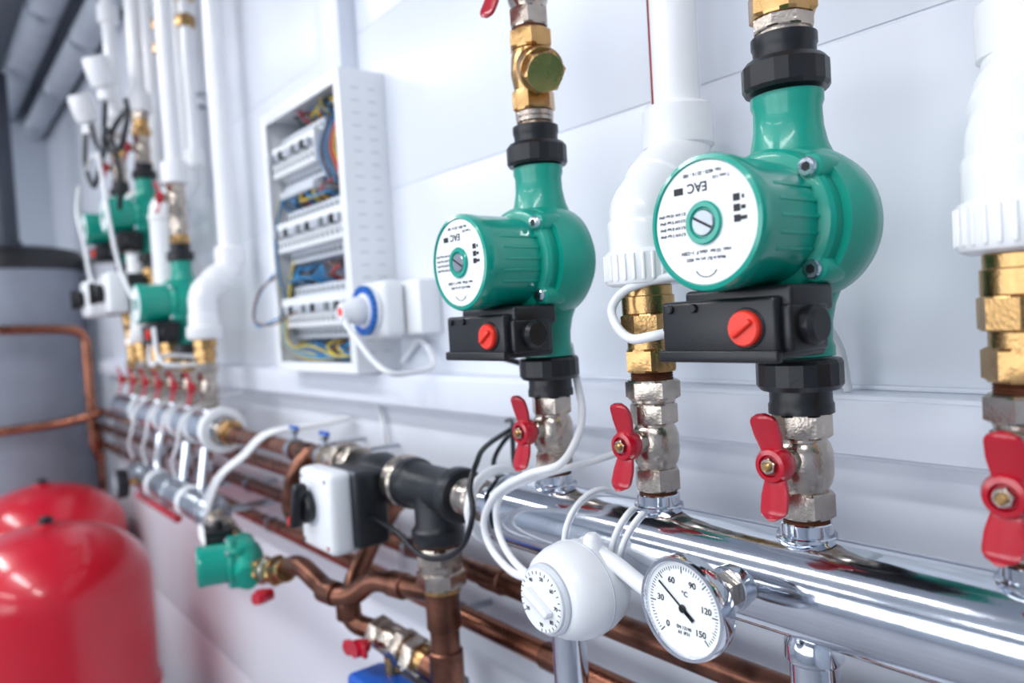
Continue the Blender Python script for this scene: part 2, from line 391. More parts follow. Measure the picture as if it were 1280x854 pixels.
# thermometer
TX=-.329
g=G('pipe_thermometer',None,(TX,-.215,1.302)); o=V((TX,-.125,1.302))
union('thermometer_socket',(TX,-.125,1.302),Yn,[('c',.016,.034,.043,CHROME),('h',.013,.041,.052,NICKEL)])
cyl(g,'stem',o,Yn,.0085,.05,.078,CHROME)
lathe(g,'case',o,Yn,[(0,.076),(.030,.076),(.0335,.079),(.0347,.083),(.0347,.090),(.0337,.0925),(.0315,.0925),(.0306,.0905),(.0306,.085)],CHROME,56)
cyl(g,'dial',o,Yn,.0307,.086,.0893,GLASS,56,.0002)
dy=-.125-.0895
for i in range(61):
    a=math.radians(225-270*i/60); big=i%10==0; md=i%5==0
    r1=.0278; r0=r1-(.0045 if big else .003 if md else .002); rm=(r0+r1)/2
    box(g,'tick_%d'%i,(o.x+rm*math.cos(a),dy,o.z+rm*math.sin(a)),(r1-r0,.0002,.0007 if big else .0004),INKM,0,Matrix.Rotation(-a,4,'Y'))
for v,i in ((0,0),(30,12),(60,24),(90,36),(120,48),(150,60)):
    a=math.radians(225-270*i/60); text(g,'numeral_%d'%v,str(v),(o.x+.019*math.cos(a),dy-.0001,o.z+.019*math.sin(a)),.0058)
text(g,'unit','°C',(o.x+.002,dy-.0001,o.z+.010),.0048); text(g,'print','EN 13190',(o.x,dy-.0001,o.z-.013),.003); text(g,'print2','63  IP31',(o.x,dy-.0001,o.z-.0165),.003)
a=math.radians(143)
box(g,'needle',(o.x+.0085*math.cos(a),dy-.0006,o.z+.0085*math.sin(a)),(.031,.0004,.0011),BLACK,0,Matrix.Rotation(-a,4,'Y'))
cyl(g,'needle_hub',(o.x,dy,o.z),Yn,.0028,0,.0016,BLACK,20)
box(g,'needle_tail',(o.x-.006*math.cos(a),dy-.0006,o.z-.006*math.sin(a)),(.009,.0004,.0028),BLACK,0,Matrix.Rotation(-a,4,'Y'))

# strap-on thermostat
tm=G('strap_on_thermostat',T(-.463,-.125,1.275)@Matrix.Scale(1.07,4)); g=tm; o=V((0,0,0))
lathe(g,'housing',o,Yn,[(0,.030),(.030,.030),(.036,.038),(.0395,.048),(.0405,.058),(.0395,.068),(.036,.077),(.031,.083),(.027,.0855),(0,.086)],WHITEP,56,sharp=50,sy=.90)
lathe(g,'housing_seam',o,Yn,[(.0400,.0565),(.0409,.057),(.0409,.058),(.0400,.0585)],LGREY,56,sy=.90)
d=o+V((-.002,0,-.001))
lathe(g,'dial_rim',d,Yn,[(.0,.084),(.0268,.084),(.0268,.0875),(.0255,.089),(0,.089)],LGREY,48)
lathe(g,'dial',d,Yn,[(0,.088),(.0238,.088),(.0238,.0915),(.0225,.0925),(0,.0925)],WHITEP,48)
box(g,'dial_grip',(d.x,-.0955,d.z),(.030,.0075,.0062),WHITEP,.0022,Matrix.Rotation(.5,4,'Y'))
for i in range(25):
    a=math.radians(210-300*i/24)
    box(g,'tick_%d'%i,(d.x+.0212*math.cos(a),-.0926,d.z+.0212*math.sin(a)),(.0024,.0002,.0006),INKM,0,Matrix.Rotation(-a,4,'Y'))
for i,s in enumerate(('20','30','40','50','60','70','80','90')):
    a=math.radians(210-300*i/7); text(g,'numeral_%d'%i,s,(d.x+.0172*math.cos(a),-.0928,d.z+.0172*math.sin(a)),.0040)
lathe(g,'strap_clip',(.012,-.05,.034),Zx,[(0,-.004),(.0075,-.004),(.0065,.006),(.004,.009),(0,.009)],WHITEP,20)
lathe(g,'fixing_screw',(.024,-.072,-.006),(.4,-1,0),[(0,0),(.005,0),(.005,.004),(.003,.004),(0,.002)],LGREY,20)
gs=G('thermostat_strap',None,(-.47,MY,MZ))
def strap(g,nm,x,z_tilt=0,r=MR+.0013):
    P=[]
    for k in range(37):
        a=2*pi*k/36; P.append((x+z_tilt*math.cos(a),MY+r*math.sin(a),MZ+r*math.cos(a)))
    return sweep(g,nm,P,.0022,CABLEW,8)
strap(gs,'strap_1',-.503,.006); strap(gs,'strap_2',-.446,.008); strap(gs,'strap_3',-.436,.012)
sweep(gs,'sensor_tube',crom([(-.47,-.172,1.307),(-.43,-.176,1.301),(-.40,-.174,1.288),(-.37,-.170,1.278),(-.35,-.150,1.262)]),.0065,WHITEP,16)
# white cables round the end of the manifold
g=G('pump_cable',None,(-.6,-.17,1.3))
sweep(g,'cable_outer',crom([(-.545,-.105,1.47),(-.536,-.105,1.43),(-.527,-.110,1.406),(-.514,-.13,1.386),(-.505,-.160,1.368),(-.532,-.175,1.358),(-.576,-.178,1.336),(-.609,-.172,1.302),(-.601,-.171,1.276),(-.557,-.181,1.266),(-.520,-.185,1.268),(-.485,-.185,1.268)]),.0036,CABLEW)
sweep(g,'cable_inner',crom([(-.512,-.02,1.37),(-.515,-.10,1.362),(-.535,-.165,1.353),(-.579,-.172,1.331),(-.590,-.170,1.298),(-.563,-.176,1.276),(-.52,-.182,1.266),(-.49,-.185,1.264)]),.0033,CABLEW)
g=G('pump_cable',None,(-.4,-.17,1.5))
sweep(g,'cable',crom([(-.356,-.178,1.482),(-.368,-.188,1.4795),(-.388,-.186,1.478),(-.412,-.175,1.486),(-.427,-.165,1.501),(-.420,-.155,1.515),(-.398,-.14,1.522),(-.372,-.12,1.523),(-.34,-.08,1.52),(-.32,-.03,1.47),(-.315,-.02,1.425)]),.0036,CABLEW)
g=G('pump_cable',None,(-.63,-.17,1.48))
sweep(g,'cable',crom([(-.62,-.178,1.480),(-.635,-.17,1.478),(-.648,-.12,1.46),(-.64,-.06,1.44),(-.63,-.03,1.426)]),.0033,BLACK)

# ------------------------------------------------------------ mixing valve line (along x)
union('nickel_coupling',(-.66,MY,MZ),(-1,0,0),[('c',.019,0,.008,NICKEL),('h',.0245,.007,.022,NICKEL),('b',.023,.022,.04,NICKEL),('t',.02,.038,.052,NICKEL)])
g=G('black_iron_tee',None,(-.771,MY,MZ))
o=(-.771,MY,MZ)
lathe(g,'run',o,Xx,[(0,-.06),(.029,-.06),(.0315,-.057),(.0315,-.045),(.0285,-.042),(.0265,-.035),(.0265,.035),(.0285,.042),(.0315,.045),(.0315,.057),(.029,.06),(0,.06)],BLACKG,36)
lathe(g,'branch',o,(0,0,-1),[(0,0),(.0265,0),(.0265,.04),(.0285,.044),(.0315,.047),(.0315,.060),(.029,.063),(0,.063)],BLACKG,36)
union('nickel_union',(-.771,MY,1.24),(0,0,-1),[('c',.024,0,.006,RUST),('h',.0305,.005,.026,NICKEL),('c',.0255,.025,.034,NICKEL),('h',.0295,.034,.054,NICKEL),('c',.023,.054,.06,BRASS)])
g=G('copper_downpipe',None,(-.771,MY,1.0))
cyl(g,'pipe',(-.771,MY,.25),Zx,.0175,0,.93,COPD)
cyl(g,'socket_1',(-.771,MY,1.0),Zx,.0205,.135,.18,COPD,32,.002)
cyl(g,'socket_2',(-.771,MY,1.0),Zx,.0205,.04,.11,COPD,32,.002)
sweep(g,'bottom_bend',fil([(-.771,MY,.27),(-.771,MY,.2),(-.771,0.0,.2)],.05),.0175,COPD,20)
union('union_ring',(-.829,MY,MZ),(-1,0,0),[('b',.033,0,.022,NICKEL)])
g=G('mixing_valve_with_actuator',None,(-.915,MY,MZ-.02)); zc=1.27
lathe(g,'valve_body',(-.85,MY,MZ-.004),(-1,0,0),[(0,0),(.025,0),(.025,.012),(.030,.03),(.034,.055),(.030,.08),(.025,.1),(.025,.115),(0,.115)],BLACKG,36)
def rb(nm,x0,x1,y0,y1,z0,z1,m,b): bx(g,nm,x0,x1,y0,y1,z0,z1,m,b)
rb('gear_housing_dark',-.957,-.862,-.185,-.138,zc-.048,zc+.048,BLACKG,.008)
rb('actuator_cover',-.967,-.872,-.214,-.180,zc-.053,zc+.051,WHITEP,.010)
rb('cover_seam',-.965,-.868,-.1825,-.1795,zc-.050,zc+.049,MGREY,.001)
kx=-.927
cyl(g,'knob_plate',(kx-.002,-.212,zc+.005),Yn,.026,0,.004,LGREY,40)
cyl(g,'knob',(kx-.002,-.212,zc+.005),Yn,.021,.003,.015,BLACK,32,.003)
box(g,'knob_lever',(kx-.002,-.231,zc+.008),(.014,.018,.060),BLACK,.005,Matrix.Rotation(.35,4,'Y'))
box(g,'knob_mark',(kx-.012,-.2405,zc-.012),(.004,.001,.012),ORANGE,0,Matrix.Rotation(.35,4,'Y'))
for i,(a,b) in enumerate(((-.955,-.042),(-.884,-.042),(-.955,.040),(-.884,.040))): cyl(g,'screw_%d'%i,(a,-.2135,zc+b),Yn,.003,0,.001,RED if i==1 else MGREY,12)
union('nickel_union',(-.965,MY,MZ+.004),(-1,0,0),[('h',.029,0,.02,NICKEL),('c',.0255,.02,.03,NICKEL),('o',.031,.03,.052,NICKEL),('c',.024,.052,.064,BRASS),('h',.026,.063,.083,NICKEL),('c',.02,.083,.10,BRASS)])
g=G('copper_pipe',None,(-1.3,MY,1.306))
cyl(g,'pipe',(-1.5,MY,1.306),Xx,.0135,0,.45,COPPER)
for i,x in enumerate((-1.47,-1.15,-1.09)): cyl(g,'socket_%d'%i,(x,MY,1.306),Xx,.0165,-.018,.018,COPD,28,.002)
sweep(g,'drop_bend',fil([(-1.12,MY-.004,1.31),(-1.125,MY-.03,1.285),(-1.15,MY-.035,1.22),(-1.20,-.11,1.178),(-1.3,-.06,1.175)],.03),.0125,COPD,18)
g=G('hook_clip',None,(-1.06,-.1,1.33))
for i,(x,z) in enumerate(((-1.075,1.335),(-1.19,1.335))):
    lathe(g,'band_%d'%i,(x,MY,1.306),Xx,[(.0135,-.008),(.018,-.008),(.018,.008),(.0135,.008)],STEEL,28)
    cyl(g,'bolt_%d'%i,(x,MY,1.32),Zx,.004,0,.022,STEEL,12); hexn(g,'nut_%d'%i,(x,MY,1.332),Zx,.008,0,.006,STEEL); box(g,'lever_%d'%i,(x,MY,1.342),(.03,.006,.006),BLUE,.002)
    sweep(g,'fixing_rod_%d'%i,[(x,MY+.01,1.306),(x,0,1.306)],.003,STEEL,8)
# black cables by the tee
g=G('actuator_cable',None,(-.65,-.1,1.33))
sweep(g,'loop_front',crom([(-.712,-.03,1.375),(-.668,-.12,1.363),(-.648,-.15,1.35),(-.640,-.165,1.33),(-.628,-.172,1.305),(-.645,-.176,1.27),(-.69,-.176,1.248),(-.735,-.176,1.245),(-.785,-.172,1.258),(-.86,-.165,1.262)]),.003,CABLEB,10)
sweep(g,'loop_back_1',crom([(-.70,-.045,1.38),(-.668,-.07,1.372),(-.655,-.08,1.345),(-.668,-.10,1.318),(-.70,-.09,1.335),(-.712,-.06,1.358),(-.69,-.045,1.375),(-.66,-.045,1.36),(-.65,-.05,1.33)]),.0028,CABLEB,10)
sweep(g,'loop_back_2',crom([(-.73,-.045,1.375),(-.70,-.06,1.378),(-.675,-.08,1.362),(-.66,-.09,1.335),(-.66,-.07,1.31),(-.68,-.05,1.30)]),.0028,CABLEB,10)

# ------------------------------------------------------------ copper runs on the wall
for i,(z,x1,y) in enumerate(((1.235,-.99,-.055),(1.178,1.6,-.055),(1.112,1.6,-.055))):
    g=G('copper_wall_pipe',None,(-2,y,z))
    cyl(g,'pipe',(-3.25,y,z),Xx,.0135,0,x1+3.25,COPPER if i!=1 else COPD,28)
    for j in range(6):
        x=-3.05+j*.66+i*.11
        if x>x1-.05: continue
        lathe(g,'clip_%d'%j,(x,y,z),Xx,[(.0135,-.006),(.0165,-.006),(.0165,.006),(.0135,.006)],STEEL,24)
        cyl(g,'clip_post_%d'%j,(x,y,z),(0,1,0),.005,.014,-y,STEEL,10)
        if j%2: cyl(g,'socket_%d'%j,(x+.2,y,z),Xx,.0158,-.02,.02,COPD,28,.002)
g=G('copper_branch_pipework',None,(-.95,-.17,1.15))
sweep(g,'main_bend',fil([(-1.10,-.185,1.150),(-1.055,-.185,1.165),(-.965,-.178,1.140),(-.93,-.165,1.143),(-.90,-.15,1.170),(-.79,-.125,1.174)],.035),.014,COPD,20)
sweep(g,'rear_bend',fil([(-1.03,-.058,1.235),(-.995,-.058,1.232),(-.985,-.10,1.20),(-.945,-.16,1.15),(-.945,-.165,1.105),(-.91,-.14,1.095)],.035),.0135,COPD,20)
cyl(g,'socket_a',(-.97,-.178,1.143),(1,.1,.02),.0165,-.018,.016,COPD,28,.002)
cyl(g,'socket_b',(-.945,-.165,1.122),Zx,.0165,-.012,.012,COPD,28,.002)
cyl(g,'socket_c',(-.85,-.14,1.172),(1,.2,0),.0165,-.014,.014,COPD,28,.002)
union('nickel_union',(-.915,-.14,1.094),(.985,.12,-.12),[('h',.023,0,.02,NICKEL),('b',.021,.02,.05,NICKEL),('h',.024,.05,.068,NICKEL),('h',.025,.075,.095,NICKEL),('c',.018,.0,.13,BRASS),('c',.0195,.11,.14,COPD)])
g=G('drain_valve_handle',T(-.905,-.145,1.085)@Matrix.Rotation(1.35,4,'Y'))
wing(g,'wings',RED,L=.033,wd=.009,y0=-.03,bend=.4); lathe(g,'hub',(0,0,0),Yn,[(0,.015),(.008,.015),(.011,.026),(.011,.036),(0,.036)],RED,20)
g=G('blue_pressure_switch',None,(-.9,-.15,1.03))
bx(g,'housing',-.925,-.83,-.185,-.13,.985,1.050,BLUE,.008); bx(g,'base',-.92,-.835,-.13,-.05,.99,1.03,MGREY,.006); cyl(g,'port',(-.88,-.14,1.04),Zx,.01,0,.035,BRASS)

# small pump on lower manifold
pump(T(-1.255,-.195,1.130)@Matrix.Rotation(-.30,4,'Z')@Matrix.Rotation(pi/2+.16,4,'Y')@Matrix.Scale(.76,4),detail=False)
union('nickel_union',(-1.44,-.185,1.160),(1,-.06,-.16),[('h',.024,0,.02,NICKEL),('c',.02,.02,.045,NICKEL),('h',.027,.045,.065,NICKEL),('h',.026,.07,.09,NICKEL),('c',.017,.06,.12,BRASS)])
union('brass_union',(-1.20,-.19,1.124),(1,0,.22),[('h',.022,0,.02,BRASS),('c',.017,.02,.1,NICKEL),('h',.022,.03,.048,NICKEL),('h',.023,.060,.080,BRASS),('c',.017,.08,.11,BRASS)])
g=G('small_valve_handle',T(-1.115,-.195,1.112)@Matrix.Rotation(1.2,4,'Y'))
wing(g,'wings',RED,L=.03,wd=.008,y0=-.026,bend=.5); lathe(g,'hub',(0,0,0),Yn,[(0,.01),(.008,.01),(.011,.024),(.011,.033),(0,.033)],RED,20)
# lower far manifold
g=G('lower_steel_manifold',None,(-1.8,-.17,1.16))
lathe(g,'pipe',(-2.10,-.175,1.165),Xx,[(0,0),(.027,0),(.03,.005),(.03,.63),(.027,.635),(.018,.64),(.018,.66),(0,.66)],STEEL,40)
for i,x in enumerate((-1.5,-1.62,-1.75,-1.88,-2.0)): lathe(g,'collar_%d'%i,(x,-.175,1.165),Xx,[(.03,-.01),(.033,-.008),(.033,.008),(.03,.01)],WHITEP if i%2 else STEEL,36)
for i,x in enumerate((-1.60,-1.73,-1.95)): sweep(g,'riser_%d'%i,[(x,-.145,1.272),(x,-.16,1.18)],.013,CHROME,20)
for i,x in enumerate((-1.55,-1.83,-2.05)): cyl(g,'bracket_%d'%i,(x,-.15,1.150),(0,1,0),.007,0,.15,STEEL,16)
cyl(g,'red_line',(-2.05,-.185,1.118),Xx,.009,0,.35,RED,20)
g=G('pressure_gauge',None,(-1.97,-.2,1.16))
cyl(g,'stem',(-1.97,-.19,1.165),Yn,.008,0,.04,BRASS); cyl(g,'case',(-1.97,-.19,1.165),Yn,.034,.035,.06,BLACK,36,.003); cyl(g,'dial',(-1.97,-.19,1.165),Yn,.029,.0595,.061,MGREY,36)
box(g,'needle',(-1.97,-.2515,1.168),(.03,.0006,.002),WHITEP,0,Matrix.Rotation(.7,4,'Y'))
# ------------------------------------------------------------ far manifold + stations
g=G('chrome_manifold',None,(-1.9,MY,1.31)); FZ=1.308
lathe(g,'pipe_body',(-2.46,MY,FZ),Xx,[(0,0),(.034,0),(.0365,.003),(.0365,.89),(.034,.9),(.022,.905),(0,.905)],CHROME,56)
lathe(g,'end_ring',(-1.56,MY,FZ),Xx,[(.0365,-.012),(.043,-.012),(.045,-.009),(.045,.009),(.043,.012),(.030,.012)],WHITEP,48)
for i,x in enumerate((-1.69,-1.82,-1.95,-2.2)): lathe(g,'cable_tie_ring_%d'%i,(x,MY,FZ),Xx,[(.0365,-.006),(.041,-.005),(.041,.005),(.0365,.006)],WHITEP,40)
union('nickel_union',(-1.555,MY,FZ),Xx,[('c',.02,0,.02,NICKEL),('h',.029,.018,.04,NICKEL),('h',.025,.044,.062,BRASS),('c',.017,.06,.075,BRASS)])
ST=[-1.63,-1.76,-1.89,-2.02,-2.15,-2.28]
for i,x in enumerate(ST):
    stub(x); ball_valve(T(x,-.125,1.351),.0715)
def farppr(x,zo,hi):
    union('brass_coupling',(x,-.125,1.4225),Zx,[('h',.0225,0,.019,NICKEL),('h',.0225,.028,.047,BRASS),('c',.0185,.0,.067,BRASS),('o',.0235,.05,.067,BRASS)])
    ppr_column(x,1.49,z_off=zo,top=CZ,s=1.12)
farppr(ST[0],.035,0); farppr(ST[2],.25,0); farppr(ST[4],.3,0)
# station 2 : low pump
def farpump(x,z):
    black_union(T(x,-.125,z-.1265)); pump(T(x,-.125,z),detail=False); black_union(T(x,-.125,z+.1268),True)
x=ST[1]; union('brass_coupling',(x,-.125,1.4225),Zx,[('h',.02,0,.015,BRASS),('c',.017,.015,.023,BRASS)])
farpump(x,1.572)
union('brass_coupling',(x,-.125,1.699),Zx,[('h',.021,0,.02,BRASS),('c',.018,.02,.058,NICKEL),('h',.022,.03,.05,NICKEL)])
ball_valve(T(x,-.125,1.757),.073)
union('white_riser_pipe',(x,-.125,1.83),Zx,[('c',.028,0,.045,PPR),('c',.0175,.04,CZ-1.83,PPR)])
for x in (ST[3],ST[5]):
    union('brass_coupling',(x,-.125,1.4225),Zx,[('h',.021,0,.02,BRASS),('c',.017,.02,.118,BRASS),('h',.022,.06,.08,NICKEL),('h',.022,.1,.117,BRASS)])
    g=G('mixing_valve_with_actuator',None,(x,-.125,1.6))
    lathe(g,'valve_body',(x,-.125,1.54),Zx,[(0,0),(.022,0),(.022,.015),(.03,.04),(.03,.07),(.022,.095),(.022,.128),(0,.128)],BRASS)
    bx(g,'gear_base',x-.045,x+.045,-.19,-.15,1.565,1.655,BLACK,.008); bx(g,'cover',x-.048,x+.048,-.235,-.188,1.562,1.658,WHITEP,.01)
    cyl(g,'knob',(x,-.235,1.61),Yn,.022,0,.02,BLACK,28,.003)
    bx(g,'knob_lever',x-.006,x+.006,-.265,-.25,1.585,1.635,BLACK,.003)
    farpump(x,1.795)
    ball_valve(T(x,-.125,1.922),.067)
    union('brass_coupling',(x,-.125,1.989),Zx,[('h',.022,0,.02,BRASS),('c',.018,.02,.058,BRASS),('h',.022,.04,.057,NICKEL)])
    union('white_riser_pipe',(x,-.125,2.047),Zx,[('c',.028,0,.045,PPR),('c',.0175,.04,CZ-2.047,PPR),('c',.027,.3,.345,PPR)])
# air vents with sensor caps
for x,z in ((-2.0,2.11),(-2.22,2.08)):
    g=G('air_vent',None,(x,-.16,z))
    sweep(g,'arm',fil([(x-.02,-.125,z-.06),(x,-.19,z-.06),(x,-.2,z)],.03),.011,PPR,16)
    lathe(g,'cap',(x,-.2,z-.02),(.3,-.35,1),[(0,0),(.020,0),(.028,.01),(.030,.03),(.030,.06),(.026,.072),(0,.075)],PPR,28)
    cyl(g,'neck',(x,-.2,z-.05),Zx,.018,0,.04,PPR,24)
for i in range(3):
    x=-1.825-i*.1
    g=G('brass_riser',None,(x,-.06,2.3)); cyl(g,'pipe',(x,-.06,1.9),Zx,.013,0,CZ-1.9,PPR,24)
    hexn(g,'nut_a',(x,-.06,2.2),Zx,.022,0,.025,BRASS); hexn(g,'nut_b',(x,-.06,2.26),Zx,.022,0,.025,BRASS); cyl(g,'socket',(x,-.06,2.32),Zx,.022,0,.05,PPR,24)
    lathe(g,'lower_cap',(x,-.06,1.88),Zx,[(0,0),(.013,0),(.02,.006),(.02,.04),(0,.04)],PPR,20)
    cyl(g,'pipe_clip',(x,-.06,2.05),(0,1,0),.006,.01,.06,STEEL,12)
# draped cables in far group
g=G('sensor_cables',None,(-2,-.2,1.9))
CB=[((-2.22,-.2,2.07),(-2.15,-.2,1.99),(-2.05,-.2,1.96),(-1.98,-.19,2.0),(-1.93,-.17,2.03)),
((-2.0,-.2,2.08),(-2.05,-.2,2.0),(-2.0,-.21,1.95),(-1.9,-.2,1.93),(-1.85,-.19,1.99),(-1.9,-.18,2.04)),
((-2.1,-.19,2.02),(-2.0,-.2,1.99),(-1.95,-.2,1.93),(-1.92,-.2,1.86),(-1.95,-.2,1.8)),
((-2.22,-.21,2.04),(-2.2,-.22,1.95),(-2.12,-.22,1.88),(-2.04,-.22,1.90),(-1.99,-.21,1.96))]
for i,c in enumerate(CB): sweep(g,'black_cable_%d'%i,crom(c),.006,CABLEB,8)
CW=[((-1.98,-.23,1.93),(-1.9,-.24,1.85),(-1.86,-.24,1.75),(-1.84,-.23,1.65),(-1.78,-.22,1.58)),
((-2.26,-.23,1.9),(-2.18,-.25,1.82),(-2.12,-.25,1.74),(-2.08,-.25,1.66),(-2.06,-.24,1.62)),
((-2.3,-.2,1.97),(-2.2,-.22,1.93),(-2.1,-.22,1.95),(-2.0,-.22,1.92)),
((-1.83,-.18,1.50),(-1.82,-.19,1.46),(-1.79,-.19,1.44),(-1.76,-.17,1.46),(-1.72,-.1,1.45)),
((-1.72,-.2,1.52),(-1.70,-.2,1.46),(-1.68,-.18,1.44),(-1.66,-.1,1.44))]
for i,c in enumerate(CW): sweep(g,'white_cable_%d'%i,crom(c),.0045,CABLEW,8)
g=G('manifold_cables',None,(-1.4,-.15,1.25))
for i,d in enumerate((0,.012,.022)):
    sweep(g,'white_cable_%d'%i,crom([(-1.24+d,-.012,1.34),(-1.255+d,-.05,1.335),(-1.30+d,-.13,1.325),(-1.35+d,-.16,1.285),(-1.42+d,-.18,1.245),(-1.48+d*1.5,-.19,1.19),(-1.485+d,-.20,1.14),(-1.44+d,-.205,1.12),(-1.36,-.20,1.13)]),.0038,CABLEW,8)
for i,x in enumerate((-1.66,-1.79,-1.92,-2.06)):
    sweep(g,'white_loop_%d'%i,crom([(x,-.045,1.37),(x+.01,-.13,1.358),(x+.03,-.18,1.33),(x+.02,-.19,1.28),(x-.03,-.19,1.24),(x-.05,-.18,1.2)]),.004,CABLEW,8)

# ------------------------------------------------------------ electrical cabinet
g=G('electrical_cabinet',None,(-1.2,0,1.65))
X0,X1,Z0,Z1,D=-1.37,-1.05,1.4265,1.885,-.076
bx(g,'back',X0+.002,X1-.002,-.006,0,Z0+.002,Z1-.002,INTER,0)
bx(g,'side_right',X1-.012,X1,D,0,Z0,Z1,WHITEP,.001); bx(g,'side_left',X0,X0+.012,D,0,Z0,Z1,WHITEP,.001)
bx(g,'top',X0+.011,X1-.011,D,0,Z1-.012,Z1-.0003,WHITEP,.0003); bx(g,'bottom',X0+.011,X1-.011,D,0,Z0+.0003,Z0+.012,WHITEP,.0003)
bx(g,'front_lip_right',X1-.020,X1-.011,D+.0004,D+.005,Z0+.011,Z1-.011,WHITEP,.0004); bx(g,'front_lip_left',X0+.011,X0+.018,D+.0004,D+.005,Z0+.011,Z1-.011,WHITEP,.0004)
bx(g,'front_lip_top',X0+.017,X1-.019,D+.0004,D+.005,Z1-.020,Z1-.011,WHITEP,.0004); bx(g,'front_lip_bottom',X0+.017,X1-.019,D+.0004,D+.005,Z0+.011,Z0+.016,WHITEP,.0004)
for i in range(22):
    for j in range(2):
        bx(g,'side_slot_%d_%d'%(i,j),X1-.0005,X1+.0004,-.058+j*.028,-.044+j*.028,Z0+.03+i*.019,Z0+.032+i*.019,LGREY,0)
def breaker(g,i,x,z,w,tog=None):
    bx(g,'breaker_body_%d'%i,x,x+w-.0010,-.048,-.012,z-.046,z+.046,LGREY,.001)
    bx(g,'breaker_face_%d'%i,x+.0003,x+w-.0013,-.068,-.048,z-.026,z+.026,WHITEP,.0015)
    bx(g,'breaker_toggle_%d'%i,x+.004,x+w-.005,-.080,-.066,z-.002,z+.012,tog or MGREY,.001)
    bx(g,'breaker_label_%d'%i,x+.004,x+w-.005,-.0684,-.0675,z-.018,z-.010,MGREY,0)
    cyl(g,'screw_top_%d'%i,(x+w/2,-.048,z+.036),Yn,.0042,0,.0006,INKM,10); cyl(g,'screw_low_%d'%i,(x+w/2,-.048,z-.036),Yn,.0042,0,.0006,INKM,10)
n=0
for (xa,xb,z) in ((-1.348,-1.165,1.795),(-1.348,-1.075,1.662),(-1.348,-1.075,1.528)):
    bx(g,'din_rail_%d'%n,X0+.014,X1-.014,-.014,-.006,z-.0175,z+.0175,STEEL,0)
    x=xa
    while x<xb-.01: breaker(g,n,x,z,.0182,(LGREY,MGREY,LGREY,INKM,LGREY)[n%5]); x+=.0182; n+=1
bx(g,'terminal_strip',-1.345,-1.20,-.060,-.012,1.732,1.745,LGREY,.002)
w=G('cabinet_wiring',None,(-1.2,-.03,1.65))
WC=[YEL,WBLUE,WBROWN,WRED,WBLUE,INKM,INKM,WBLUE]
for i in range(64):
    za=random.choice([1.855,1.855,1.855,1.728,1.728,1.594,1.594,1.46,1.46,1.46]); xa=random.uniform(-1.34,-1.09)
    if za==1.855: xa=random.uniform(-1.30,-1.09)
    xb=min(-1.08,max(-1.345,xa+random.uniform(-.09,.09))); q=.018
    P=[(xa,-.03,za+q),(xa+random.uniform(-.01,.01),-.05,za+.008),((xa+xb)/2,-.054+random.uniform(-.01,.008),za+random.uniform(-.012,.012)),(xb,-.05,za-.008),(xb,-.03,za-q)]
    sweep(w,'wire_%d'%i,crom(P,5),.0018,WC[i%8] if za>1.5 else [WBLUE,WBLUE,YEL,WBLUE,INKM,WBLUE,WBROWN,WBLUE][i%8],6)
for i in range(9):
    x=-1.16+random.uniform(0,.07); sweep(w,'upper_run_%d'%i,crom([(x,-.03,1.86),(x+.008,-.055,1.82),(x-.006,-.06,1.78),(x+.006,-.05,1.73)],6),.002,[WBROWN,INKM,WRED,WBLUE,YEL,INKM,WBROWN,WRED,WBLUE][i],6)
for i in range(8):
    x=-1.352+.003*i; sweep(w,'loop_%d'%i,crom([(x,-.03,1.56+.02*i),(x-.0,-.068,1.52),(x+.02,-.07,1.47),(x+.08,-.06,1.448+.003*i),(x+.18,-.05,1.45),(x+.22,-.03,1.48)],6),.0018,[YEL,WBLUE,WBLUE,YEL,WBLUE,WBROWN,WBLUE,YEL][i],6)
for i in range(4):
    x=-1.354; sweep(w,'side_run_%d'%i,crom([(x+.002*i,-.05,1.75),(x+.001*i,-.068,1.68),(x+.002*i,-.070,1.60),(x+.002*i,-.05,1.5)],6),.0018,[YEL,YEL,WBROWN,WBLUE][i],6)
sweep(w,'loose_loop',crom([(-1.35,-.07,1.60),(-1.37,-.10,1.57),(-1.35,-.12,1.52),(-1.29,-.11,1.51),(-1.25,-.08,1.53)],8),.0018,WBROWN,6)
sweep(w,'loose_loop_2',crom([(-1.35,-.07,1.61),(-1.38,-.10,1.56),(-1.34,-.12,1.51),(-1.28,-.10,1.52)],8),.0018,WBLUE,6)
# socket, timer, plug
g=G('wall_socket',None,(-.975,0,1.52)); bx(g,'box',-1.0,-.925,-.037,0,1.482,1.56,WHITEP,.004)
g=G('plug_in_timer',None,(-1.0,-.06,1.52)); o=(-1.0,0,1.52)
bx(g,'housing',-1.042,-.958,-.075,-.038,1.478,1.562,WHITEP,.012)
cyl(g,'front_disc',o,Yn,.037,.074,.082,WHITEP,48,.002)
lathe(g,'blue_ring',o,Yn,[(.025,.081),(.0345,.081),(.0345,.086),(.0325,.0875),(.027,.0875),(.025,.086)],BLUE,48)
for i in range(48):
    a=2*pi*i/48; box(g,'tab_%d'%i,(-1.0+.0340*math.cos(a),-.0845,1.52+.0340*math.sin(a)),(.004,.007,.0022),WBLUE if i%2 else BLUE,0,Matrix.Rotation(-a,4,'Y'))
cyl(g,'socket_face',o,Yn,.0252,.08,.0875,WHITEP,40)
g=G('mains_plug',None,(-1.0,-.1,1.52))
lathe(g,'plug_body',(-1.0,-.088,1.52),Yn,[(0,0),(.0205,0),(.0205,.010),(.017,.020),(.013,.030),(.0115,.034),(0,.034)],WHITEP,32)
cyl(g,'orange_mark',(-1.0,-.088,1.52),Yn,.0065,.0335,.0348,ORANGE,20)
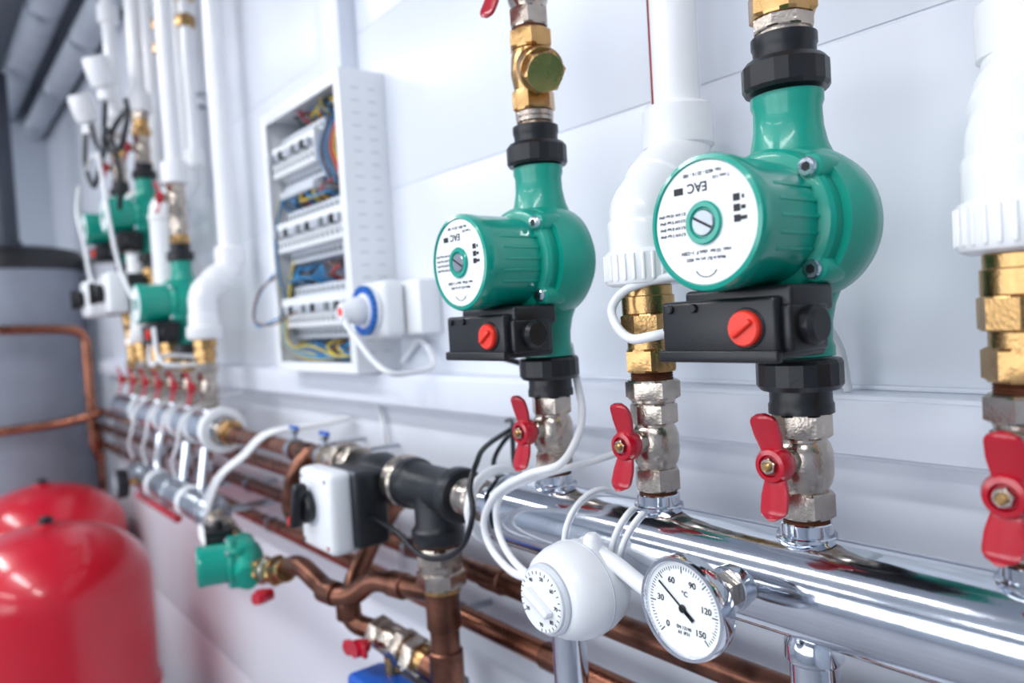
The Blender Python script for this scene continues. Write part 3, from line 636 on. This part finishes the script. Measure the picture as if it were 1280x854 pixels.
sweep(g,'cable',crom([(-1.0,-.112,1.512),(-.985,-.12,1.50),(-.955,-.118,1.475),(-.925,-.112,1.448),(-.902,-.10,1.433),(-.905,-.06,1.432),(-.905,-.035,1.437),(-.93,-.02,1.452),(-.955,-.015,1.468),(-.98,-.012,1.472),(-1.0,-.01,1.46),(-1.03,-.01,1.44)]),.0042,CABLEW,12)
g=G('drop_cable',None,(-1.1,0,1.35))
sweep(g,'drop',crom([(-1.12,-.01,1.373),(-1.105,-.01,1.34),(-1.10,-.01,1.28),(-1.10,-.01,1.2),(-1.08,-.01,1.1)]),.004,CABLEW,8)

# ------------------------------------------------------------ tanks
def vessel(x,y,r,zt,zb):
    g=G('red_expansion_vessel',None,(x,y,0)); H=.155*r/.23
    pr=[(0,zb)]
    for k in range(9):
        a=pi/2*k/8; pr.append((r*math.sin(a),zb+H*(1-math.cos(a))))
    zc=(zt+zb)/2; pr+= [(r,zc-.012),(r+.006,zc-.008),(r+.006,zc+.008),(r,zc+.012)]
    for k in range(13):
        a=pi/2*(1-k/12); pr.append((r*math.sin(a),zt-H*(1-math.cos(a))))
    lathe(g,'shell',(x,y,0),Zx,pr,TANKRED,72,sharp=50)
    cyl(g,'air_valve_base',(x,y,zt-.004),Zx,.028,0,.008,TANKRED,28,.002)
    cyl(g,'air_valve_cap',(x,y,zt),Zx,.016,0,.02,BLACK,24,.003)
    for i in range(3):
        a=2*pi*i/3+.4; c=(x+(r-.03)*math.cos(a),y+(r-.03)*math.sin(a),0)
        bx(g,'leg_%d'%i,c[0]-.02,c[0]+.02,c[1]-.004,c[1]+.004,0,zb+H,TANKRED,.002)
    cyl(g,'water_port',(x,y,zb),(0,0,-1),.017,-.01,.04,NICKEL)
vessel(-2.23,-.365,.23,1.05,.17)
vessel(-3.06,-.28,.25,1.02,.2)
g=G('buffer_tank',None,(-3.62,-.27,0)); tx,ty=-3.62,-.28
lathe(g,'jacket',(tx,ty,0),Zx,[(0,.06),(.26,.06),(.262,.08),(.262,1.79),(.262,1.795)],TANKGREY,72)
lathe(g,'lid',(tx,ty,0),Zx,[(.262,1.785),(.266,1.79),(.266,1.84),(.255,1.865),(.2,1.878),(0,1.88)],TANKBLK,72)
lathe(g,'base_ring',(tx,ty,0),Zx,[(0,0),(.25,0),(.25,.07),(0,.07)],TANKBLK,60)
g=G('flue_pipe',None,(-3.62,-.26,2.2)); cyl(g,'pipe',(tx,ty,1.88),Zx,.05,0,.69,PIPEGR,40); cyl(g,'collar',(tx,ty,1.88),Zx,.06,0,.03,PIPEGR,40)
for nm,y,z,r in (('ceiling_duct',-.17,2.63,.055),('ceiling_duct',-.06,2.54,.045),('ceiling_duct',-.36,2.66,.05)):
    g=G(nm,None,(-2.6,y,z)); cyl(g,'duct',(-4.4,y,z),Xx,r,0,2.5 if y<-.1 else 2.3,DUCT,36)
    for i in range(4): lathe(g,'band_%d'%i,(-4.2+i*.62,y,z),Xx,[(r,-.015),(r+.004,-.013),(r+.004,.013),(r,.015)],STEEL,36); cyl(g,'hanger_%d'%i,(-4.2+i*.62,y,z),Zx,.004,0,CZ-z,STEEL,8)
g=G('copper_tank_pipe',None,(-3.2,-.2,1.3))
sweep(g,'upper',fil([(-3.24,-.62,1.565),(-3.24,-.2,1.553),(-3.24,-.085,1.54),(-3.24,-.085,1.1),(-3.24,-.06,1.05)],.05),.0165,COPPER,18)
sweep(g,'lower',fil([(-3.32,-.5,1.19),(-3.28,-.2,1.2),(-3.25,-.1,1.215),(-3.2,-.055,1.235)],.05),.0165,COPPER,18)
sweep(g,'side_drop',fil([(-3.25,-.055,1.178),(-3.30,-.055,1.178),(-3.33,-.05,1.1),(-3.33,-.05,.8)],.05),.0135,COPD,18)
# blue valve handle on far wall pipes
g=G('blue_valve_handle',None,(-2.6,-.1,1.26)); cyl(g,'lever',(-2.72,-.08,1.262),Xx,.010,0,.16,BLUE,16,.004); cyl(g,'stem',(-2.7,-.07,1.235),Zx,.008,0,.025,BRASS,12)

# ------------------------------------------------------------ light
def area(nm,loc,size,sy,e,rot,col=(1,1,1)):
    l=bpy.data.lights.new(nm,'AREA'); l.shape='RECTANGLE'; l.size=size; l.size_y=sy; l.energy=e; l.color=col
    o=bpy.data.objects.new(nm,l); o.location=loc; o.rotation_euler=rot; COL.objects.link(o); return o
for i,(x,y) in enumerate(((-3.1,-1.3),(-1.5,-1.3),(.2,-1.3),(-2.3,-2.7),(-.6,-2.7))):
    g=G('ceiling_light_fitting',None,(x,y,CZ)); bx(g,'housing',x-.62,x+.62,y-.10,y+.10,CZ-.05,CZ,WHITEP,.004); bx(g,'diffuser',x-.6,x+.6,y-.085,y+.085,CZ-.06,CZ-.05,LAMP,0)
    area('ceiling_lamp_%d'%i,(x,y,CZ-.07),1.2,.17,(13,14,13,9.5,10.5)[i],(0,0,0),(.97,.985,1.0))
area('window_daylight',(-1.2,-3.8,1.6),5.5,1.2,46,(pi/2,0,0),(.94,.97,1.0))  # added area light standing in for daylight, brightens the wall from the front
w=bpy.data.worlds.new('World'); bpy.context.scene.world=w; w.use_nodes=True
bg=w.node_tree.nodes['Background']; bg.inputs['Color'].default_value=(.84,.92,1,1); bg.inputs['Strength'].default_value=2.0

# ------------------------------------------------------------ camera
cam=bpy.data.cameras.new('Camera'); co=bpy.data.objects.new('Camera',cam); COL.objects.link(co)
f=960.; rho=.06; dl=math.atan(32/960); phi=math.atan(750/960)
F0=V((-math.cos(phi),math.sin(phi),0)); R0=V((math.sin(phi),math.cos(phi),0)); Z=V((0,0,1))
F=math.cos(dl)*F0-math.sin(dl)*Z; U0=math.cos(dl)*Z+math.sin(dl)*F0
U=math.cos(rho)*U0+math.sin(rho)*R0; R=math.cos(rho)*R0-math.sin(rho)*U0
cam.sensor_width=36; cam.lens=27; cam.clip_start=.01
M=Matrix((R,U,-F)).transposed().to_4x4(); M.translation=V((0,-.6,1.5)); co.matrix_world=M
cam.dof.use_dof=True; cam.dof.focus_distance=.555; cam.dof.aperture_fstop=4.0
bpy.context.scene.camera=co
bpy.context.scene.view_settings.view_transform='Standard'
